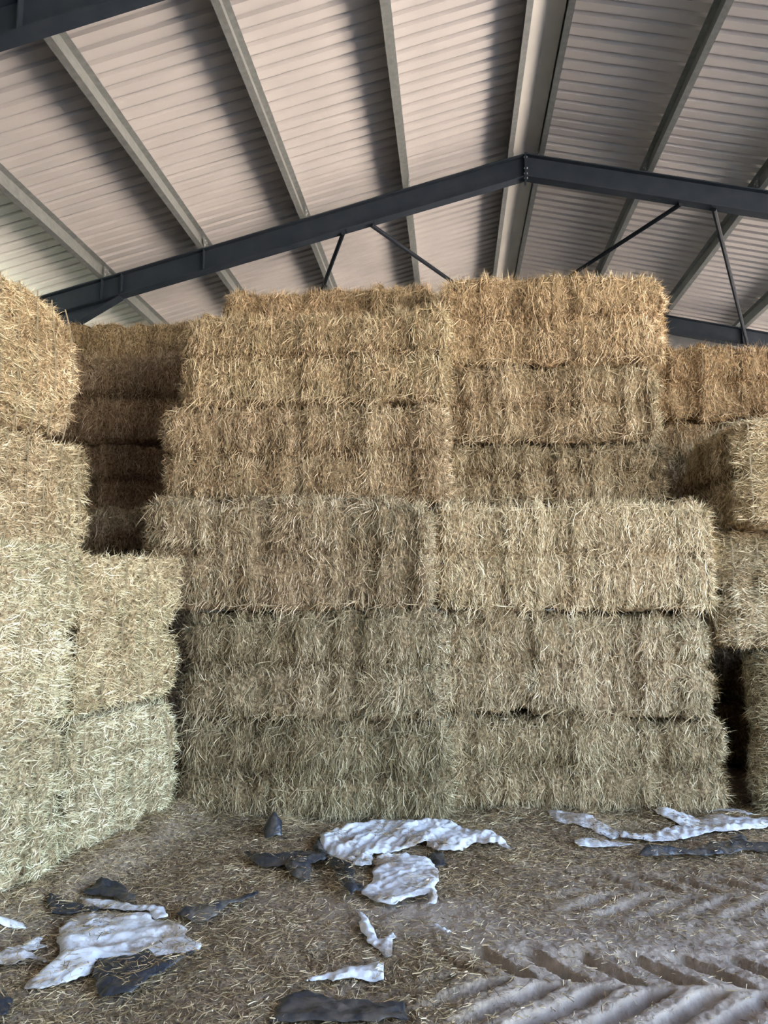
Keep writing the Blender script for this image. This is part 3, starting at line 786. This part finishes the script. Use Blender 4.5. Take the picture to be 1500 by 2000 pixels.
FILM_PTS = []
def film(name, poly, mat, label, amp=0.05, fold=0.0, seed=0, base=0.012, peak=None, step=0.013, group=None, t=0.003, freq=7.0):
    """crumpled plastic: outline on the floor, folds running at angle `fold`"""
    rg = np.random.default_rng(seed + 77)               # torn outline
    out = []
    for i in range(len(poly)):
        (ax, ay), (qx, qy) = poly[i], poly[(i + 1) % len(poly)]
        m = max(1, int(math.hypot(qx - ax, qy - ay) / 0.05))
        for k in range(m):
            f_ = k / m
            j_ = 0.0 if k == 0 else rg.normal(0, 0.010)
            out.append((ax + (qx - ax) * f_ + j_, ay + (qy - ay) * f_ + rg.normal(0, 0.006) * (k > 0)))
    poly = out
    P = np.array(poly)
    x0, y0 = P.min(0) - step; x1, y1 = P.max(0) + step
    gx = np.arange(x0, x1 + step, step); gy = np.arange(y0, y1 + step, step)
    X, Y = np.meshgrid(gx, gy)
    cx, cy = (X[:-1, :-1] + step / 2), (Y[:-1, :-1] + step / 2)
    keep = in_poly(cx, cy, poly)
    # distance to the outline, nearest point on it
    best = np.full(X.shape, 1e9); bx = X.copy(); by = Y.copy()
    for i in range(len(poly)):
        (ax, ay), (qx, qy) = poly[i], poly[(i + 1) % len(poly)]
        L2 = (qx - ax) ** 2 + (qy - ay) ** 2 + 1e-12
        tt = np.clip(((X - ax) * (qx - ax) + (Y - ay) * (qy - ay)) / L2, 0, 1)
        nx_, ny_ = ax + tt * (qx - ax), ay + tt * (qy - ay)
        d = np.hypot(X - nx_, Y - ny_); m = d < best
        best = np.where(m, d, best); bx = np.where(m, nx_, bx); by = np.where(m, ny_, by)
    I = np.arange(X.size).reshape(X.shape)
    q = np.stack([I[:-1, :-1], I[:-1, 1:], I[1:, 1:], I[1:, :-1]], -1)[keep]
    if len(q) == 0: return None
    cnt = np.bincount(q.ravel(), minlength=X.size)
    edge = ((cnt > 0) & (cnt < 4)).reshape(X.shape)
    Xs = np.where(edge & (best < step * 1.6), bx, X); Ys = np.where(edge & (best < step * 1.6), by, Y)
    inside = np.where(edge, 0, best)
    c, s = math.cos(fold), math.sin(fold)
    u = Xs * c + Ys * s; v = -Xs * s + Ys * c
    rg = np.random.default_rng(seed)
    wu = u + 0.05 * noise2(u, v, 4, seed + 3) + 0.015 * noise2(u, v, 13, seed + 4); wv = v + 0.05 * noise2(u, v, 4, seed + 5) + 0.015 * noise2(u, v, 13, seed + 6)
    ridge = np.zeros(X.shape)
    for k in range(10):                                # straight sharp creases, most of them along the fold
        th = rg.normal(0, 0.22) if k < 4 else rg.uniform(0, math.pi)
        fq = rg.uniform(0.6, 1.6) * freq * (0.7 if k < 2 else 1.5 if k < 7 else 2.6)
        ph = (-wu * math.sin(th) + wv * math.cos(th)) * fq + rg.random()
        tri = np.abs(ph - np.floor(ph) - 0.5) * 2
        gate = sstep(-0.3, 0.5, noise2(u, v, 3.5, seed + 10 + k))
        ridge = ridge + (0.42 if k < 2 else 0.17 if k < 7 else 0.07) * tri * gate
    ridge = ridge + 0.14 * noise2(u, v, 3.0, seed + 30) + 0.12
    Zs = floor_z(Xs, Ys) + base + amp * ridge * (0.5 + 0.5 * sstep(0, 0.035, inside))
    if peak:
        pxk, pyk, ph, pr = peak
        Zs = Zs + ph * np.clip(1 - np.hypot(Xs - pxk, Ys - pyk) / pr, 0, 1)
    dirt = np.clip(0.28 + 0.34 * noise2(u * 0.6, v, 6, seed + 50) + 0.2 * noise2(u, v, 15, seed + 51) - 0.30 * (ridge - ridge[keep_v(q, X)].mean()), 0, 1)
    V = np.stack([Xs.ravel(), Ys.ravel(), Zs.ravel()], 1)
    used = np.unique(q); mp = np.full(X.size, -1); mp[used] = np.arange(len(used))
    Vt = V[used]; qt = mp[q]; n_ = len(Vt)
    Vb = Vt - np.array([0, 0, t])
    # rim
    e = np.concatenate([qt[:, [0, 1]], qt[:, [1, 2]], qt[:, [2, 3]], qt[:, [3, 0]]])
    key = np.minimum(e[:, 0], e[:, 1]) * n_ + np.maximum(e[:, 0], e[:, 1])
    uq, first, ct = np.unique(key, return_index=True, return_counts=True)
    be = e[first[ct == 1]]
    rim = np.stack([be[:, 1], be[:, 0], be[:, 0] + n_, be[:, 1] + n_], 1)
    allq = np.concatenate([qt, qt[:, ::-1] + n_, rim])
    dv = dirt.ravel()[used]; dv = np.stack([dv, dv * 0, dv * 0, dv * 0 + 1], 1)
    o = fast_mesh(name, np.concatenate([Vt, Vb]), np.full(len(allq), 4), allq.ravel(), mat, colors=np.concatenate([dv, dv]))
    FILM_PTS.append(Vt)
    return tag(o, label, 'plastic film', group)

PY = {
    'A1': [(-2.233,4.746),(-2.131,4.77),(-1.814,4.767),(-1.769,4.683),(-1.578,4.628),(-1.518,4.578),(-1.508,4.498),(-1.367,4.369),(-1.363,4.32),(-1.458,4.288),(-1.68,4.175),(-1.849,4.16),(-1.821,4.008),(-1.888,3.909),(-1.986,3.841),(-2.069,3.834),(-2.068,4.074),(-2.073,4.187),(-2.161,4.325),(-2.266,4.611)],
    'A2': [(-1.81,4.031),(-1.834,4.128),(-1.802,4.153),(-1.68,4.175),(-1.622,4.25),(-1.553,4.186),(-1.45,4.172),(-1.357,4.321),(-1.381,4.224),(-1.442,4.063),(-1.508,3.912),(-1.536,3.832),(-1.659,3.793),(-1.731,3.873)],
    'A3': [(-2.477,4.833),(-2.454,4.851),(-2.257,4.821),(-2.116,4.765),(-2.214,4.732),(-2.277,4.682),(-2.385,4.673)],
    'A4': [(-2.324,4.96),(-2.312,5.133),(-2.175,5.163),(-2.032,5.019),(-1.98,4.973),(-1.967,4.894),(-2.107,4.946)],
    'A5': [(-2.309,4.928),(-2.1,4.93),(-1.973,4.877),(-1.849,4.888),(-1.751,4.834),(-1.673,4.691),(-1.739,4.671),(-1.82,4.782),(-2.257,4.821)],
    'A6': [(-1.636,4.723),(-1.614,4.877),(-1.43,4.94),(-1.246,5.121),(-1.231,5.089),(-1.31,4.967),(-1.38,4.897),(-1.405,4.773),(-1.474,4.68),(-1.578,4.699)],
    'A7': [(-2.622,4.441),(-2.449,4.496),(-2.412,4.472),(-2.47,4.427),(-2.591,4.39)],
    'A8': [(-2.441,4.109),(-2.369,4.138),(-2.317,4.262),(-2.29,4.403),(-2.259,4.367),(-2.242,4.293),(-2.174,4.274),(-2.256,4.195),(-2.091,4.116),(-2.1,4.082),(-2.219,4.128),(-2.239,4.048),(-2.395,4.034)],
    'A9': [(-2.224,3.791),(-2.165,3.796),(-2.115,3.762),(-2.015,3.625),(-1.995,3.559),(-2.067,3.535)],
    'B1': [(-1.048,6.266),(-0.868,6.412),(-0.685,6.526),(-0.554,6.548),(-0.369,6.483),(-0.227,6.604),(-0.062,6.591),(0.114,6.419),(0.287,6.383),(0.37,6.216),(0.433,6.034),(0.348,6.096),(0.155,6.173),(0.092,6.073),(0.001,5.952),(-0.132,5.963),(-0.21,6.094),(-0.4,5.962),(-0.587,5.878),(-0.577,5.646),(-0.646,5.619),(-0.795,5.668),(-0.928,5.871),(-1.003,6.048)],
    'B2': [(-0.509,5.841),(-0.337,5.9),(-0.217,5.845),(-0.125,5.605),(-0.116,5.169),(-0.118,4.976),(-0.174,4.971),(-0.165,5.099),(-0.314,5.038),(-0.358,4.955),(-0.471,4.977),(-0.589,5.128),(-0.596,5.195),(-0.546,5.341),(-0.555,5.567),(-0.558,5.815)],
    'B3': [(-1.051,5.974),(-1.04,6.267),(-1.003,6.048),(-0.925,5.849),(-0.795,5.668),(-0.704,5.635),(-0.668,5.404),(-0.593,5.161),(-0.64,5.025),(-0.736,5.253),(-0.814,5.505),(-0.951,5.738)],
    'B4': [(-1.514,5.775),(-1.341,5.769),(-1.027,5.84),(-0.894,5.659),(-0.986,5.61),(-0.972,5.453),(-0.992,5.338),(-1.084,5.386),(-1.155,5.495),(-1.161,5.554),(-1.254,5.526),(-1.381,5.576)],
    'B5': [(-1.513,6.356),(-1.396,6.42),(-1.334,6.216),(-1.454,6.18)],
    'B6': [(-0.574,4.846),(-0.527,4.805),(-0.464,4.656),(-0.425,4.489),(-0.356,4.611),(-0.33,4.561),(-0.335,4.339),(-0.365,4.313),(-0.441,4.425),(-0.527,4.597)],
    'B7': [(-0.741,4.015),(-0.634,4.101),(-0.541,4.174),(-0.367,4.211),(-0.355,4.074),(-0.525,4.059),(-0.6,4.015),(-0.627,4.06)],
    'B8': [(-0.823,3.729),(-0.832,3.874),(-0.704,3.924),(-0.482,3.876),(-0.326,3.853),(-0.24,3.842),(-0.213,3.697),(-0.827,3.644)],
    'B9': [(-0.205,5.934),(-0.087,5.966),(-0.07,5.731),(-0.14,5.684)],
    'B10': [(-0.124,4.707),(-0.107,4.72),(-0.026,4.609),(-0.048,4.573)],
    'C1': [(1.659,7.029),(1.839,6.956),(2.067,6.947),(2.256,6.877),(2.685,7.03),(2.581,6.767),(2.186,6.626),(2.05,6.64),(1.866,6.546),(1.486,6.386),(1.269,6.443),(1.285,6.521),(1.501,6.514),(1.67,6.687),(1.808,6.727),(1.663,6.911)],
    'C2': [(0.903,6.336),(1.044,6.398),(1.253,6.366),(1.345,6.301),(1.106,6.232),(0.923,6.216)],
    'C3': [(1.311,6.022),(1.382,6.14),(1.6,6.136),(1.867,6.299),(2.013,6.383),(2.206,6.55),(2.211,6.352),(2.405,6.322),(2.367,6.226),(2.107,6.226),(1.875,6.093),(1.625,6.071),(1.408,6.008)],
    'C4': [(1.962,7.338),(2.115,7.384),(2.421,7.313),(2.51,7.134),(2.266,7.052),(2.114,7.099)],
    'C5': [(1.628,7.149),(1.801,7.189),(1.859,7.12),(1.698,7.051)],
    'C6': [(0.736,6.979),(0.888,6.844),(1.099,6.72),(1.29,6.548),(1.206,6.437),(1.011,6.576),(0.79,6.721)],
}
G = 'torn silage film on the floor'
W_, K_ = M_WHITE, M_BLACK
film('plastic_film', PY['A1'], W_, 'large dirty white plastic film crumpled in front of the pale low stack', 0.06, 0.45, 201, group=G, freq=5.0)
film('plastic_film', PY['A2'], K_, 'black plastic flap folded over at the front of the large white film', 0.06, 0.7, 202, base=0.03, group=G)
film('plastic_film', PY['A3'], K_, 'rolled black plastic edge behind the large white film', 0.05, 0.0, 203, base=0.03, group=G)
film('plastic_film', PY['A4'], K_, 'dusty black plastic flap raised at the foot of the pale low stack', 0.09, 0.2, 204, base=0.03, group=G)
film('plastic_film', PY['A5'], W_, 'narrow white plastic scraps behind the large white film', 0.04, 0.0, 205, base=0.02, group=G)
film('plastic_film', PY['A6'], K_, 'long pointed black plastic strip right of the large white film', 0.05, 0.5, 206, base=0.02, group=G)
film('plastic_film', PY['A7'], W_, 'thin white plastic sliver at the left picture edge', 0.03, 0.0, 207, group=G)
film('plastic_film', PY['A8'], W_, 'bunched white plastic at the left picture edge', 0.07, 0.3, 208, base=0.02, group=G)
film('plastic_film', PY['A9'], K_, 'dark plastic corner at the bottom left picture edge', 0.06, 0.9, 209, base=0.03, group=G)
film('plastic_film', PY['B1'], W_, 'long white plastic film curving along the foot of the front centre stack', 0.075, 1.0, 211, base=0.02, group=G)
film('plastic_film', PY['B2'], W_, 'wrinkled white plastic film hanging down from the long curved one', 0.06, 0.5, 212, base=0.02, group=G)
film('plastic_film', PY['B3'], K_, 'black plastic fold turned over the left edge of the central white film', 0.07, -0.9, 213, base=0.03, group=G)
film('plastic_film', PY['B4'], K_, 'crumpled black plastic left of the central white film', 0.08, 0.2, 214, base=0.02, group=G)
film('plastic_film', PY['B5'], K_, 'small upright black plastic tip against the front centre stack', 0.02, 0.2, 215, base=0.02, peak=(-1.41, 6.29, 0.17, 0.11), group=G)
film('plastic_film', PY['B6'], W_, 'twisted white plastic strip half buried in the dirt below the central film', 0.05, -0.8, 216, group=G, step=0.01)
film('plastic_film', PY['B7'], W_, 'short flat white plastic strip beside the tyre prints', 0.03, 0.1, 217, base=0.02, group=G, step=0.01)
film('plastic_film', PY['B8'], K_, 'black plastic sheet at the bottom picture edge', 0.05, 0.1, 218, base=0.01, group=G)
film('plastic_film', PY['B9'], K_, 'small dark plastic patch right of the wrinkled white film', 0.03, 0.1, 219, group=G, step=0.01)
film('plastic_film', PY['B10'], W_, 'tiny white plastic curl left of the tyre prints', 0.02, 0.1, 220, base=0.02, group=G, step=0.006)
film('plastic_film', PY['C1'], W_, 'wide white plastic film lying before the dark gap on the right', 0.07, 0.15, 221, base=0.02, group=G)
film('plastic_film', PY['C2'], W_, 'narrow white plastic tongue left of the black strip on the right', 0.04, 0.1, 222, base=0.02, group=G)
film('plastic_film', PY['C3'], K_, 'long black plastic strip in front of the white film on the right', 0.08, 0.1, 223, base=0.02, group=G)
film('plastic_film', PY['C4'], W_, 'white plastic film tucked under the foot of the right-hand stack', 0.05, 0.1, 224, base=0.02, group=G)
film('plastic_film', PY['C5'], W_, 'small white plastic sliver before the front right stack', 0.03, 0.1, 225, base=0.02, group=G)
film('plastic_film', PY['C6'], W_, 'dusty grey plastic strip running through the fallen hay on the right', 0.03, -0.5, 226, base=0.01, group=G)

# stray stalks lying on the film
rng = np.random.default_rng(77)
pts = np.concatenate(FILM_PTS)
near = noise2(pts[:, 0], pts[:, 1], 4.0, 90) > 0.05
pts = pts[near]; pts = pts[rng.integers(0, len(pts), 2600)]
m = len(pts)
a = rng.uniform(0, 2 * math.pi, m); el = rng.normal(0.05, 0.12, m)
D = np.stack([np.cos(a) * np.cos(el), np.sin(a) * np.cos(el), np.sin(el)], 1)
ln = rng.uniform(0.02, 0.09, m)
P = pts + np.array([0, 0, 0.006]) - D * ln[:, None] * 0.5
o = stalks('blown_hay', P, D, unit(np.tile([0, 0, 1.0], (m, 1)) + rng.normal(0, 0.2, (m, 3))), ln, 0.0038 * rng.uniform(0.6, 1.2, m), 0.45 + rng.normal(0, 0.22, m), np.full(m, 0.1), None, droop=0.1, rng=rng)
o.color = (0.95, 0.88, 0.78, 1)
tag(o, 'stray hay stalks lying on the torn plastic film', 'hay', kind='stuff')
